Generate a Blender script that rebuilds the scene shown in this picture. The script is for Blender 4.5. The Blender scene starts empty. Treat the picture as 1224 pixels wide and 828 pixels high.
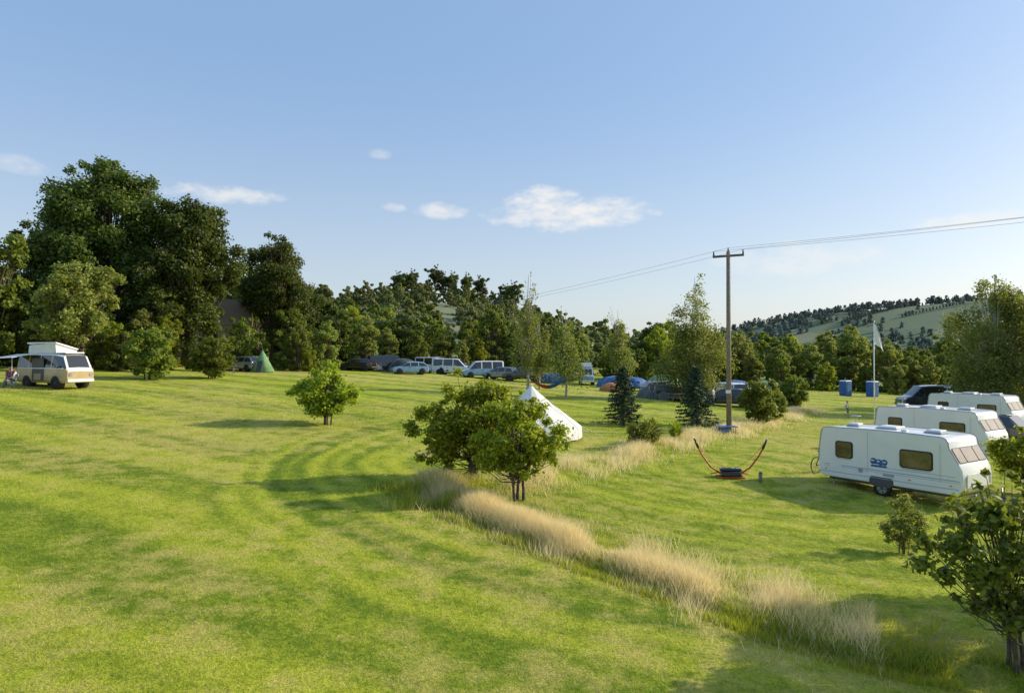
import bpy, math, numpy as np
from mathutils import Vector, Matrix
S=bpy.context.scene
COL=S.collection
rad=math.radians
# ------------------------------------------------------------------ terrain
STRIP=np.array([(-2.9,22.0),(-1.6,19.2),(.3,17.2),(1.8,15.6),(3.1,14.4),(4.1,13.4),(4.9,12.5),(6.0,11.6),(8.2,10.9),(12,10.0)])
STRIP2=np.array([(-1.6,21.8),(.4,22.4),(2.8,25.8),(5.9,30.4),(9.35,35),(12.2,38.4),(15.4,43.4),(24.8,57.5)])
def pdist(x,y,P):
    best=np.full(np.shape(x),1e9); sg=np.zeros(np.shape(x))
    for i in range(len(P)-1):
        a=P[i];b=P[i+1];d=b-a;L2=(d**2).sum()
        t=np.clip(((x-a[0])*d[0]+(y-a[1])*d[1])/L2,0,1)
        ex=x-(a[0]+t*d[0]);ey=y-(a[1]+t*d[1])
        dd=np.sqrt(ex*ex+ey*ey);s=np.sign(d[0]*ey-d[1]*ex)
        m=dd<best;best=np.where(m,dd,best);sg=np.where(m,s,sg)
    return best*sg
def gz(x,y,detail=True):
    x=np.asarray(x,float);y=np.asarray(y,float)
    yc=np.clip(y,-20,105)
    D=4.0+3.85*np.tanh(x/70)-.013*yc+.9*np.exp(-(y/32)**2)
    z=5-D
    z=z+.05*np.sin(x*.31+1)*np.cos(y*.27)+.03*np.sin(x*.8+y*.5)
    if detail:
        d=pdist(x,y,STRIP);z=z+.10*np.exp(-((d-.25)/.45)**2)-.14*np.exp(-((d+.5)/.28)**2)
        d=pdist(x,y,STRIP2);z=z+.16*np.exp(-(d/.6)**2)
    z=z+26*np.exp(-((x+35)/75)**2-((y-345)/110)**2)
    z=z+14*np.exp(-((x+190)/110)**2-((y-260)/110)**2)
    z=z+145*np.exp(-((x-1330)/560)**2-((y-1450)/330)**2)
    z=z+62*np.exp(-((x-700)/340)**2-((y-1600)/330)**2)
    z=z+30*np.exp(-((x-250)/400)**2-((y-1900)/300)**2)
    z=z+30*np.exp(-((x+900)/700)**2-((y-1300)/300)**2)
    return z
def G(x,y): return float(gz(x,y))
# ------------------------------------------------------------------ node helpers
class NT:
    def __init__(s,t): s.t=t;s.n=t.nodes;s.l=t.links
    def node(s,typ,**k):
        n=s.n.new(typ)
        for a,b in k.items(): setattr(n,a,b)
        return n
    def put(s,sock,v):
        if isinstance(v,bpy.types.NodeSocket): s.l.new(v,sock)
        else: sock.default_value=v
    def m(s,op,a,b=None,c=None):
        n=s.node('ShaderNodeMath',operation=op)
        s.put(n.inputs[0],a)
        if b is not None: s.put(n.inputs[1],b)
        if c is not None: s.put(n.inputs[2],c)
        return n.outputs[0]
    def noise(s,vec,scale,detail=3,rough=.5):
        n=s.node('ShaderNodeTexNoise');s.put(n.inputs['Vector'],vec)
        n.inputs['Scale'].default_value=scale;n.inputs['Detail'].default_value=detail
        n.inputs['Roughness'].default_value=rough
        return n.outputs['Fac']
    def mix(s,f,a,b,blend='MIX'):
        n=s.node('ShaderNodeMix',data_type='RGBA',blend_type=blend)
        s.put(n.inputs[0],f);s.put(n.inputs[6],a);s.put(n.inputs[7],b)
        return n.outputs[2]
    def sstep(s,v,a,b):
        n=s.node('ShaderNodeMapRange',interpolation_type='SMOOTHSTEP')
        s.put(n.inputs[0],v);n.inputs[1].default_value=a;n.inputs[2].default_value=b
        return n.outputs[0]
def c4(c): return (c[0],c[1],c[2],1)
def newmat(name):
    m=bpy.data.materials.new(name);m.use_nodes=True
    nt=NT(m.node_tree);b=m.node_tree.nodes['Principled BSDF']
    return m,nt,b
def simple(name,col,rough=.5,metal=0,var=.12,scale=3,coat=0,spec=.5,bump=0):
    m,nt,b=newmat(name)
    tc=nt.node('ShaderNodeTexCoord').outputs['Object']
    f=nt.noise(tc,scale,4,.6)
    d=tuple(v*(1-var*2) for v in col);l=tuple(min(1,v*(1+var*.6)) for v in col)
    nt.put(b.inputs['Base Color'],nt.mix(nt.sstep(f,.3,.7),c4(d),c4(l)))
    b.inputs['Roughness'].default_value=rough;b.inputs['Metallic'].default_value=metal
    b.inputs['Coat Weight'].default_value=coat;b.inputs['Specular IOR Level'].default_value=spec
    if bump:
        bp=nt.node('ShaderNodeBump');bp.inputs['Strength'].default_value=bump;bp.inputs['Distance'].default_value=.02
        nt.put(bp.inputs['Height'],nt.noise(tc,scale*6,5));nt.put(b.inputs['Normal'],bp.outputs[0])
    return m
def leafmat(name,dark,light,trans=.35,tcol=None,rough=.55):
    m,nt,b=newmat(name)
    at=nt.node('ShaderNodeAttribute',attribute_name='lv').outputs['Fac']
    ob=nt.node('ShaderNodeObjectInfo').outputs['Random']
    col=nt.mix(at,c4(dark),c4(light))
    hs=nt.node('ShaderNodeHueSaturation')
    nt.put(hs.inputs['Hue'],nt.m('MULTIPLY_ADD',ob,.04,.470));nt.put(hs.inputs['Value'],nt.m('MULTIPLY_ADD',ob,.7,.75))
    nt.put(hs.inputs['Color'],col);col=hs.outputs[0]
    nt.put(b.inputs['Base Color'],col);b.inputs['Roughness'].default_value=rough
    b.inputs['Specular IOR Level'].default_value=.3
    tr=nt.node('ShaderNodeBsdfTranslucent')
    nt.put(tr.inputs['Color'],nt.mix(.75,col,c4(tcol or (light[0]*2.2,light[1]*2.0,light[2]*.8))))
    mx=nt.node('ShaderNodeMixShader');mx.inputs[0].default_value=trans
    nt.l.new(b.outputs[0],mx.inputs[1]);nt.l.new(tr.outputs[0],mx.inputs[2])
    nt.l.new(mx.outputs[0],nt.n['Material Output'].inputs[0])
    return m
GD=(.130,.215,.010);GL=(.51,.54,.042)
def grass_color(nt,worn=True):
    """mown-lawn colour as a function of world position (shared by the soil sheet and the blades)"""
    pos=nt.node('ShaderNodeNewGeometry').outputs['Position']
    sp=nt.node('ShaderNodeSeparateXYZ');nt.put(sp.inputs[0],pos);x,y=sp.outputs[0],sp.outputs[1]
    n1=nt.noise(pos,.09,3);n2=nt.noise(pos,1.3,4,.65);n3=nt.noise(pos,7,3,.7)
    wob=nt.m('MULTIPLY',nt.m('SUBTRACT',n1,.5),4)
    # mower passes that curl round the bushes
    dx=nt.m('SUBTRACT',x,9.0);dy=nt.m('SUBTRACT',y,27.0)
    r=nt.m('SQRT',nt.m('ADD',nt.m('MULTIPLY',dx,dx),nt.m('MULTIPLY',nt.m('MULTIPLY',dy,dy),1.15)))
    r=nt.m('ADD',nt.m('ADD',r,wob),nt.m('MULTIPLY',nt.m('SUBTRACT',n2,.5),.3))
    s1=nt.m('SINE',nt.m('MULTIPLY',r,2*math.pi/2.5))
    s1b=nt.m('SINE',nt.m('MULTIPLY',r,2*math.pi/.97))
    s1c=nt.m('SINE',nt.m('MULTIPLY',r,2*math.pi/6.1))
    lin=nt.m('ADD',nt.m('ADD',nt.m('MULTIPLY',x,.42),nt.m('MULTIPLY',y,.91)),wob)
    s2=nt.m('ADD',nt.m('MULTIPLY',nt.m('SINE',nt.m('MULTIPLY',lin,2*math.pi/5.2)),.7),nt.m('MULTIPLY',nt.m('SINE',nt.m('MULTIPLY',lin,2*math.pi/1.7)),.35))
    far=nt.sstep(nt.m('ADD',r,nt.m('MULTIPLY',n1,8)),21,25)
    s1=nt.m('ADD',nt.m('ADD',nt.m('MULTIPLY',s1,.55),nt.m('MULTIPLY',s1b,.6)),nt.m('MULTIPLY',s1c,.3))
    st=nt.m('ADD',nt.m('MULTIPLY',s1,nt.m('SUBTRACT',1,far)),nt.m('MULTIPLY',s2,far))
    side=nt.sstep(nt.m('ADD',nt.m('MULTIPLY',x,.8),nt.m('MULTIPLY',y,.55)),9.5,13)
    nearf=nt.m('SUBTRACT',1,nt.sstep(y,40,60))
    st=nt.m('MULTIPLY',st,nt.m('SUBTRACT',1,nt.m('MULTIPLY',nt.m('MULTIPLY',side,nearf),.4)))
    v=nt.m('MULTIPLY_ADD',st,.33,.56)
    v=nt.m('ADD',v,nt.m('MULTIPLY',nt.m('SUBTRACT',n2,.5),.9))
    v=nt.m('ADD',v,nt.m('MULTIPLY',nt.m('SUBTRACT',n3,.5),1.4))
    v=nt.sstep(v,0.0,1.08)
    col=nt.mix(v,c4(GD),c4(GL))
    dry=nt.sstep(nt.m('ADD',nt.m('MULTIPLY',n1,.55),nt.m('MULTIPLY',n2,.65)),.54,.73)
    col=nt.mix(nt.m('MULTIPLY',dry,.65),col,c4((.62,.50,.16)))
    if worn:
        for (px,py,rx,ry,am) in [(-2.6,27.5,1.6,.9,.75),(3.0,15.0,.9,.35,.9),(7.6,11.9,1.3,.6,.55)]:
            ex=nt.m('DIVIDE',nt.m('SUBTRACT',x,px),rx);ey=nt.m('DIVIDE',nt.m('SUBTRACT',y,py),ry)
            q=nt.m('ADD',nt.m('MULTIPLY',ex,ex),nt.m('MULTIPLY',ey,ey))
            q=nt.m('ADD',q,nt.m('MULTIPLY',nt.m('SUBTRACT',n3,.5),1.6))
            k=nt.m('SUBTRACT',1,nt.sstep(q,.3,1.1))
            col=nt.mix(nt.m('MULTIPLY',k,am),col,c4((.46,.36,.2)))
    return col,pos,n3
mG,nt,b=newmat('mown_grass_ground')
col,pos,n3=grass_color(nt)
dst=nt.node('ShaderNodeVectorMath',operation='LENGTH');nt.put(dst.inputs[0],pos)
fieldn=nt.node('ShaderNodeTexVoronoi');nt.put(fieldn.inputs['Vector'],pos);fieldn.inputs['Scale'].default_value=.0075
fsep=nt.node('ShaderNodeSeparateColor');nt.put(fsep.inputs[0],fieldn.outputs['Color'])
fc=nt.mix(fsep.outputs[0],c4((.12,.17,.11)),c4((.25,.26,.16)))  # far field tones with distance haze mixed into the colours
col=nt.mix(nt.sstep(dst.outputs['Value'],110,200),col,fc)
fine=nt.noise(pos,22,4,.7)
col=nt.mix(nt.m('MULTIPLY',nt.m('SUBTRACT',1,nt.sstep(fine,.35,.6)),.45),col,c4((.07,.11,.010)))
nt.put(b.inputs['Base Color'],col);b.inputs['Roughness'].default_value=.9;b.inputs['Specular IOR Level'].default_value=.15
bp=nt.node('ShaderNodeBump');bp.inputs['Strength'].default_value=.9;bp.inputs['Distance'].default_value=.05
nt.put(bp.inputs['Height'],nt.m('ADD',fine,n3));nt.put(b.inputs['Normal'],bp.outputs[0])
mBlade,nt,b=newmat('grass_blades')
col,pos,n3=grass_color(nt,False)
at=nt.node('ShaderNodeAttribute',attribute_name='lv').outputs['Fac']
col=nt.mix(nt.m('MULTIPLY',at,.4),col,c4((.64,.59,.16)))
nt.put(b.inputs['Base Color'],col);b.inputs['Roughness'].default_value=.6;b.inputs['Specular IOR Level'].default_value=.3
tr=nt.node('ShaderNodeBsdfTranslucent');nt.put(tr.inputs['Color'],nt.mix(.3,col,c4((.64,.68,.05))))
mx=nt.node('ShaderNodeMixShader');mx.inputs[0].default_value=.38
nt.l.new(b.outputs[0],mx.inputs[1]);nt.l.new(tr.outputs[0],mx.inputs[2]);nt.l.new(mx.outputs[0],nt.n['Material Output'].inputs[0])

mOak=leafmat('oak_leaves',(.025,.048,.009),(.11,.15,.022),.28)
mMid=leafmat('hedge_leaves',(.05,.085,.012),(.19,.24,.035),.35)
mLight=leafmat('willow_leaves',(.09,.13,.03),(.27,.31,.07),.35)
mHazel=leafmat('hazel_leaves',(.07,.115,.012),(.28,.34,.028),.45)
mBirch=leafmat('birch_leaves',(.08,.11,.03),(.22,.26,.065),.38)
mSpruce=leafmat('spruce_needles',(.02,.045,.022),(.065,.10,.05),.1)
mFar=leafmat('far_leaves',(.07,.10,.04),(.24,.27,.10),.25)
mHill=leafmat('hazy_hill_leaves',(.115,.155,.155),(.18,.225,.19),.1)  # blue-grey leaves, distance haze put into the colour
mStraw=leafmat('dry_grass',(.62,.50,.22),(.94,.82,.46),.4,(.96,.86,.46))
mWeed=leafmat('weeds',(.09,.14,.012),(.32,.37,.05),.38)
mBark=simple('bark',(.13,.10,.07),.9,scale=12,var=.3,bump=.6)
mBirchBark=simple('birch_bark',(.5,.47,.42),.8,scale=7,var=.3)
mWhite=simple('white_gloss_panel',(.82,.82,.81),.22,var=.025,scale=1.3,coat=.2)
mCream=simple('cream_canvas',(.80,.77,.70),.85,var=.05,scale=2)
mGlass=simple('dark_window_glass',(.02,.022,.025),.06,var=.1,coat=.5,spec=.8)
mAmber=simple('tinted_acrylic_window',(.16,.115,.06),.08,var=.3,scale=1.5,coat=.6)
mRub=simple('black_rubber',(.02,.02,.02),.7,var=.2)
mGrey=simple('grey_plastic',(.35,.36,.37),.5,var=.05)
mDGrey=simple('dark_grey_trim',(.09,.09,.10),.5,var=.1)
mMetal=simple('galvanised_metal',(.45,.45,.46),.4,metal=.8,var=.1)
mWood=simple('weathered_wood',(.27,.22,.16),.85,scale=14,var=.2,bump=.5)
mRed=simple('red_paint',(.6,.06,.03),.35)
mBlue=simple('blue_plastic',(.04,.13,.42),.45)
mDBlue=simple('dark_blue_paint',(.018,.03,.055),.2,coat=.8)
mBlack=simple('black_paint',(.012,.012,.014),.2,coat=.8)
mSilver=simple('silver_paint',(.35,.36,.38),.3,metal=.5,coat=.6)
mTan=simple('tan_paint',(.50,.36,.19),.3,coat=.5,var=.06)
mLB=simple('light_blue_paint',(.25,.42,.58),.3,coat=.5)
mOrange=simple('orange_lens',(.8,.25,.02),.25)
mRedL=simple('red_lens',(.5,.02,.02),.2)
mDecal=simple('blue_decal',(.03,.13,.35),.4)
mDecal2=simple('grey_blue_stripe',(.36,.44,.54),.4,var=.03)
mSkin=simple('skin',(.55,.33,.24),.6,var=.05)
mHair=simple('hair',(.09,.05,.03),.7)
mDenim=simple('denim',(.06,.09,.17),.85)
mShirtW=simple('white_shirt',(.75,.75,.74),.85,var=.04)
mShirtR=simple('red_shirt',(.45,.08,.06),.85)
mTGreen=simple('green_tent_fabric',(.20,.36,.16),.8)
mTDark=simple('dark_tent_fabric',(.05,.065,.06),.7)
mTGrey=simple('grey_tent_fabric',(.12,.135,.12),.75)
mTBlue=simple('blue_tent_fabric',(.05,.16,.38),.7)
mTOr=simple('orange_tent_fabric',(.6,.22,.06),.7)
mTile=simple('roof_tiles',(.36,.24,.15),.9,scale=5,bump=.5)
mBrick=simple('stone_wall',(.45,.36,.25),.9,scale=5,bump=.4)
# ------------------------------------------------------------------ mesh helpers
def link(o,parent=None):
    COL.objects.link(o)
    if parent: o.parent=parent
    return o
def fast_mesh(name,V,F,mats,mi=None,lv=None):
    V=np.ascontiguousarray(V,np.float32);F=np.ascontiguousarray(F,np.int32);k=F.shape[1]
    me=bpy.data.meshes.new(name)
    me.vertices.add(len(V));me.vertices.foreach_set('co',V.ravel())
    me.loops.add(F.size);me.loops.foreach_set('vertex_index',F.ravel())
    me.polygons.add(len(F));me.polygons.foreach_set('loop_start',(np.arange(len(F))*k).astype(np.int32))
    for m in mats: me.materials.append(m)
    if mi is not None: me.polygons.foreach_set('material_index',np.asarray(mi,np.int32))
    if lv is not None:
        a=me.attributes.new('lv','FLOAT','FACE');a.data.foreach_set('value',np.asarray(lv,np.float32))
    me.update(calc_edges=True)
    return me
def norm(a): return a/np.maximum(np.linalg.norm(a,axis=-1,keepdims=True),1e-9)
def leaf_quads(c,n,s,rng,asp=.6):
    n=norm(n);t=norm(np.cross(n,rng.normal(size=n.shape)));b=np.cross(n,t)
    s=s[:,None]
    V=np.stack([c-t*s*.5,c+b*s*.5*asp,c+t*s*.5,c-b*s*.5*asp],1).reshape(-1,3)
    F=np.arange(len(c)*4).reshape(-1,4)
    return V,F
def tube(P,R,k=6):
    P=np.asarray(P,float);R=np.asarray(R,float)
    d=norm(np.gradient(P,axis=0));ref=np.array([.3,.9,.1]) if abs(d[0][2])>.8 else np.array([0,0,1.])
    a=norm(np.cross(d,ref));b=np.cross(d,a)
    th=np.linspace(0,2*np.pi,k,endpoint=False)
    V=(P[:,None]+R[:,None,None]*(np.cos(th)[None,:,None]*a[:,None]+np.sin(th)[None,:,None]*b[:,None])).reshape(-1,3)
    i=np.arange(len(P)-1)[:,None]*k;j=np.arange(k)[None];j2=(j+1)%k
    F=np.stack([i+j,i+j2,i+k+j2,i+k+j],-1).reshape(-1,4)
    return V,F
class MB:
    def __init__(s): s.V=[];s.F=[];s.M=[];s.L=[];s.n=0
    def add(s,V,F,mi,lv=None):
        s.V.append(V);s.F.append(F+s.n);s.n+=len(V);s.M.append(np.full(len(F),mi))
        s.L.append(np.full(len(F),.5) if lv is None else lv)
    def mesh(s,name,mats): return fast_mesh(name,np.vstack(s.V),np.vstack(s.F),mats,np.concatenate(s.M),np.concatenate(s.L))
def tree_mesh(name,seed,H,lobes,n_leaf,leaf,mats,n_cl=50,tr=.2,base=1.5,rcf=.3,droop=0,stems=1,flat=.8,limb=True,asp=.65,loose=.12,ttop=.6):
    """lobes: (cx,cy,cz,rx,rz)"""
    rng=np.random.default_rng(seed);mb=MB()
    vol=np.array([l[3]**2*l[4] for l in lobes])**.7;vol/=vol.sum()
    cl=[]
    for li,l in enumerate(lobes):
        for k in range(max(3,int(round(n_cl*vol[li])))):
            d=norm(rng.normal(size=3));f=rng.uniform(.25,1)**.45
            rc=l[3]*rcf*rng.uniform(.55,1.35)
            p=np.array([l[0]+d[0]*(l[3]-rc*.6)*f,l[1]+d[1]*(l[3]-rc*.6)*f,l[2]+d[2]*(l[4]-rc*.5)*f])
            cl.append((p,rc,rng.uniform(-1,1)))
    C=np.array([c[0] for c in cl]);RC=np.array([c[1] for c in cl]);SH=np.array([c[2] for c in cl])
    w=RC**2;idx=rng.choice(len(cl),n_leaf,p=w/w.sum())
    d=norm(rng.normal(size=(n_leaf,3)));rr=(rng.uniform(.05,1,n_leaf)**.4)*(1+loose*rng.normal(size=n_leaf))
    pos=C[idx]+d*(RC[idx]*rr)[:,None]*np.array([1,1,flat])
    if droop>0:
        pos[:,2]-=rng.exponential(droop,n_leaf)*np.clip(rr,0,1)
    pos[:,2]=np.maximum(pos[:,2],leaf*.5*rng.uniform(.5,2.5,n_leaf))
    n=d*.7+rng.normal(size=(n_leaf,3))*.55+np.array([0,0,.35])
    s=leaf*rng.uniform(.6,1.3,n_leaf)
    V,F=leaf_quads(pos,n,s,rng,asp)
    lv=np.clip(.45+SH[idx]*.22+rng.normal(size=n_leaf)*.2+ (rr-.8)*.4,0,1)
    mb.add(V,F,1,lv)
    top=max(l[2]+l[4]*ttop for l in lobes)
    trunks=[]
    for s_ in range(stems):
        off=np.array([0,0,0.]) if stems==1 else np.append(rng.normal(size=2)*tr*1.2,0)
        lean=(rng.normal(size=2)*H*(.015 if stems==1 else .09))
        t=np.linspace(0,1,8)
        cx=np.average(C[:,0]) ;cy=np.average(C[:,1])
        P=np.stack([off[0]+(lean[0]+cx*.6)*t**1.3+np.sin(t*7+s_)*H*.006,off[1]+(lean[1]+cy*.6)*t**1.3+np.cos(t*6+s_)*H*.006,-.15+t*top],1)
        R=tr*(1-.85*t)*(1 if stems==1 else .6);R[0]*=1.35
        V,F=tube(P,R,8);mb.add(V,F,0);trunks.append(P)
    if limb:
        for i,(p,rc,_) in enumerate(cl):
            P=trunks[i%len(trunks)]
            zs=np.clip(base*.75+(p[2]-base)*rng.uniform(.2,.65),base*.5,top*.95)
            k=np.array([np.interp(zs,P[:,2],P[:,a]) for a in range(3)])
            mid=(k+p)/2+np.array([0,0,-.08*H*rng.uniform(-.3,1)])
            L=np.array([k,k*.6+mid*.4,mid,mid*.4+p*.6,p])
            r0=tr*.32*rng.uniform(.6,1.1)
            V,F=tube(L,r0*np.array([1,.8,.6,.4,.15]),5);mb.add(V,F,0)
    return mb.mesh(name,mats)
def auto_lobes(seed,H,R,base,n=6,skirt=False):
    rng=np.random.default_rng(seed+99);out=[(0,0,(H*.55+base*.45),R*.72,(H-base)*.46)]
    for i in range(n):
        a=i*2*np.pi/n+rng.uniform(-.4,.4);q=rng.uniform(.35,.6)
        z=base+(H-base)*rng.uniform(.25,.78);r=R*rng.uniform(.36,.55)
        out.append((np.cos(a)*R*q,np.sin(a)*R*q,z,r,r*.85))
    out.append((rng.uniform(-.15,.15)*R,rng.uniform(-.15,.15)*R,H-R*.42,R*.42,R*.42))
    if skirt:
        for i in range(5):
            a=i*2*np.pi/5+rng.uniform(-.4,.4);out.append((np.cos(a)*R*.5,np.sin(a)*R*.5,H*rng.uniform(.1,.2),R*.5,H*.17))
    return out
def put(name,me,x,y,rz=0,s=1,parent=None,dz=-.03,sz=None):
    o=bpy.data.objects.new(name,me);o.location=(x,y,G(x,y)+dz);o.rotation_euler=(0,0,rz)
    o.scale=(s,s,sz or s);return link(o,parent)
def empty(name,x=0,y=0,z=0,rz=0,parent=None):
    e=bpy.data.objects.new(name,None);e.empty_display_size=.1;e.location=(x,y,z);e.rotation_euler=(0,0,rz);return link(e,parent)
import bmesh
def obj_bm(name,bm,mats,parent=None,smooth=False,bevel=0,seg=2):
    me=bpy.data.meshes.new(name);bm.normal_update();bm.to_mesh(me);bm.free()
    for m in (mats if isinstance(mats,(list,tuple)) else [mats]): me.materials.append(m)
    if smooth:
        for p in me.polygons: p.use_smooth=True
    o=bpy.data.objects.new(name,me);link(o,parent)
    if bevel:
        md=o.modifiers.new('b','BEVEL');md.width=bevel;md.segments=seg;md.limit_method='ANGLE';md.angle_limit=rad(30)
    return o
def box(name,par,c,s,mat,bevel=0,rot=(0,0,0),taper=None):
    bm=bmesh.new();bmesh.ops.create_cube(bm,size=1)
    for v in bm.verts:
        v.co=Vector((v.co.x*s[0],v.co.y*s[1],v.co.z*s[2]))
        if taper and v.co.z>0: v.co.x*=taper;v.co.y*=taper
    o=obj_bm(name,bm,mat,par,bevel=bevel);o.location=c;o.rotation_euler=rot;return o
def cyl(name,par,a,b,r,mat,r2=None,seg=16):
    a=Vector(a);b=Vector(b);d=b-a
    bm=bmesh.new();bmesh.ops.create_cone(bm,cap_ends=True,segments=seg,radius1=r,radius2=r if r2 is None else r2,depth=d.length)
    q=d.to_track_quat('Z','Y').to_matrix().to_4x4()
    bmesh.ops.transform(bm,matrix=Matrix.Translation((a+b)/2)@q,verts=bm.verts)
    for f in bm.faces: f.smooth=len(f.verts)==4
    return obj_bm(name,bm,mat,par)
def tubeobj(name,par,P,R,mat,k=8):
    V,F=tube(P,np.full(len(P),R) if np.isscalar(R) else R,k)
    me=fast_mesh(name,V,F,[mat]);o=bpy.data.objects.new(name,me);return link(o,par)
def rrect(w,h,r,n=5):
    pts=[]
    for cx,cy,a0 in [(w/2-r,h/2-r,0),(-w/2+r,h/2-r,90),(-w/2+r,-h/2+r,180),(w/2-r,-h/2+r,270)]:
        for i in range(n+1):
            a=rad(a0+90*i/n);pts.append((cx+r*math.cos(a),cy+r*math.sin(a)))
    return pts
def panel(name,par,M,w,h,r,th,mat,bev=.006):
    bm=bmesh.new();vs=[bm.verts.new((x,y,0)) for x,y in rrect(w,h,r)]
    f=bm.faces.new(vs);e=bmesh.ops.extrude_face_region(bm,geom=[f])
    for v in [g for g in e['geom'] if isinstance(g,bmesh.types.BMVert)]: v.co.z+=th
    bmesh.ops.recalc_face_normals(bm,faces=bm.faces)
    bmesh.ops.transform(bm,matrix=M,verts=bm.verts)
    return obj_bm(name,bm,mat,par,bevel=bev)
def frameM(o,xa,ya):
    o=Vector(o);xa=Vector(xa).normalized();ya=Vector(ya).normalized();za=xa.cross(ya)
    return Matrix(((xa.x,ya.x,za.x,o.x),(xa.y,ya.y,za.y,o.y),(xa.z,ya.z,za.z,o.z),(0,0,0,1)))
def wheel(par,x,y,r,w,name='wheel'):
    s=1 if y>0 else -1
    e=empty(name,x,y,r,parent=par)
    prof=[(r*.62,-w/2),(r*.9,-w/2),(r,-w*.3),(r,w*.3),(r*.9,w/2),(r*.62,w/2)]
    bm=bmesh.new();n=28;rings=[]
    for i in range(n):
        a=2*math.pi*i/n;rings.append([bm.verts.new((math.cos(a)*p[0],p[1],math.sin(a)*p[0])) for p in prof])
    for i in range(n):
        A=rings[i];B=rings[(i+1)%n]
        for j in range(5): bm.faces.new((A[j],A[j+1],B[j+1],B[j]))
    obj_bm('tyre',bm,mRub,e,smooth=True)
    cyl('rim',e,(0,-s*w*.3,0),(0,s*w*.34,0),r*.63,mMetal,r*.6,24)
    cyl('hub',e,(0,s*w*.34,0),(0,s*w*.42,0),r*.2,mDGrey,r*.15,12)
    for k in range(5):
        a=2*math.pi*k/5;cyl('rim_hole',e,(math.cos(a)*r*.42,s*w*.33,math.sin(a)*r*.42),(math.cos(a)*r*.42,s*w*.352,math.sin(a)*r*.42),r*.1,mRub,seg=8)
    return e
# ------------------------------------------------------------------ ground sheet
def axis(lo,hi,fine,a,b):
    pts=list(np.arange(a,b+1e-6,fine));s=fine;p=a
    while p>lo: s*=1.12;p-=s;pts.insert(0,max(p,lo))
    s=fine;p=b
    while p<hi: s*=1.09;p+=s;pts.append(min(p,hi))
    return np.array(pts)
ax=axis(-5000,5000,.28,-16,20);ay=axis(-400,7000,.28,8,40)
X,Y=np.meshgrid(ax,ay);Z=gz(X,Y)
V=np.stack([X,Y,Z],-1).reshape(-1,3);nx=len(ax)
i=np.arange(len(ay)-1)[:,None]*nx;j=np.arange(nx-1)[None]
F=np.stack([i+j,i+j+1,i+nx+j+1,i+nx+j],-1).reshape(-1,4)
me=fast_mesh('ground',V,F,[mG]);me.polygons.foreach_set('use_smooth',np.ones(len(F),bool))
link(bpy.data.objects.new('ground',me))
# ------------------------------------------------------------------ blades
def blades(name,x,y,h,w,lean,rng,mats,lv,mi=None):
    n=len(x);z=gz(x,y)-.01
    a=rng.uniform(0,2*np.pi,n);b=rng.uniform(0,2*np.pi,n)
    B=np.stack([x,y,z],1);dx=np.stack([np.cos(a),np.sin(a),0*a],1)*(w/2)[:,None]
    l=np.stack([np.cos(b),np.sin(b),0*b],1)*(h*lean*rng.uniform(.2,1,n))[:,None]
    T=B+l+np.stack([0*h,0*h,h],1)
    V=np.stack([B-dx,B+dx,T],1).reshape(-1,3);F=np.arange(3*n).reshape(-1,3)
    return fast_mesh(name,V,F,mats,mi,lv)
rng=np.random.default_rng(5)
n=330000
y=8.0*np.exp(rng.uniform(0,1,n)*np.log(45/8.0));x=rng.uniform(-.9,.9,n)*y
h=.04*rng.uniform(.3,1.8,n)*(1+y*.012);w=.008*(y/9)**.9*rng.uniform(.7,1.4,n)
me=blades('lawn_grass',x,y,h,w,1.2,rng,[mBlade],rng.uniform(0,1,n)**2)
link(bpy.data.objects.new('lawn_grass',me))
def along(P,n,rng,sd,off=0,t0=0,t1=1):
    seg=np.linalg.norm(np.diff(P,axis=0),axis=1);c=np.concatenate([[0],np.cumsum(seg)]);t=rng.uniform(t0,t1,n)*c[-1]
    px=np.interp(t,c,P[:,0]);py=np.interp(t,c,P[:,1])
    e=.3;dx=np.interp(t+e,c,P[:,0])-np.interp(t-e,c,P[:,0]);dy=np.interp(t+e,c,P[:,1])-np.interp(t-e,c,P[:,1])
    L=np.hypot(dx,dy)+1e-9;o=off+rng.normal(size=n)*sd
    return px-dy/L*o,py+dx/L*o,t/c[-1]
def clumpy(x,y,s,seed):
    r=np.random.default_rng(seed);v=0
    for k in range(6):
        a=r.uniform(0,6.28);f=s*r.uniform(.5,2.2);v=v+np.sin((x*np.cos(a)+y*np.sin(a))*f+r.uniform(0,6))
    return v/5
X=[];Yv=[];Hh=[];W=[];MI=[]
def addg(x,y,h,w,mi): X.append(x);Yv.append(y);Hh.append(h);W.append(w);MI.append(np.full(len(x),mi))
for P,n,sd,off,t0,t1 in [(STRIP,56000,.58,.5,0,.60),(STRIP2,40000,.65,.0,0,1.),(STRIP,4000,.8,.4,.55,.70)]:
    x,y,t=along(P,n,rng,sd,off,t0,t1);c=clumpy(x,y,2.6,3);k=c>-.28+.32*rng.normal(size=n);x,y,c=x[k],y[k],c[k]
    addg(x,y,(.34+.30*c)*rng.uniform(.35,1.15,len(x)).clip(.1),.011*(y/15)**.8*rng.uniform(.5,1.3,len(x)),0)
for P,n,sd,off,t0,t1,hh in [(STRIP,36000,.2,-.5,0,.75,.15),(STRIP,10000,.8,.5,0,.8,.15),(STRIP2,9000,.8,0,0,1,.18),(STRIP,9000,.7,.2,.6,1.,.08),(STRIP[:2],6000,.7,0,0,1,.35)]:
    x,y,t=along(P,n,rng,sd,off,t0,t1);addg(x,y,hh*rng.uniform(.3,1.3,n)*(1+.6*clumpy(x,y,2.4,9)),.018*(y/15)**.8*rng.uniform(.6,1.5,n),1)
x=np.concatenate(X);y=np.concatenate(Yv);h=np.concatenate(Hh);w=np.concatenate(W);mi=np.concatenate(MI)
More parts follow.
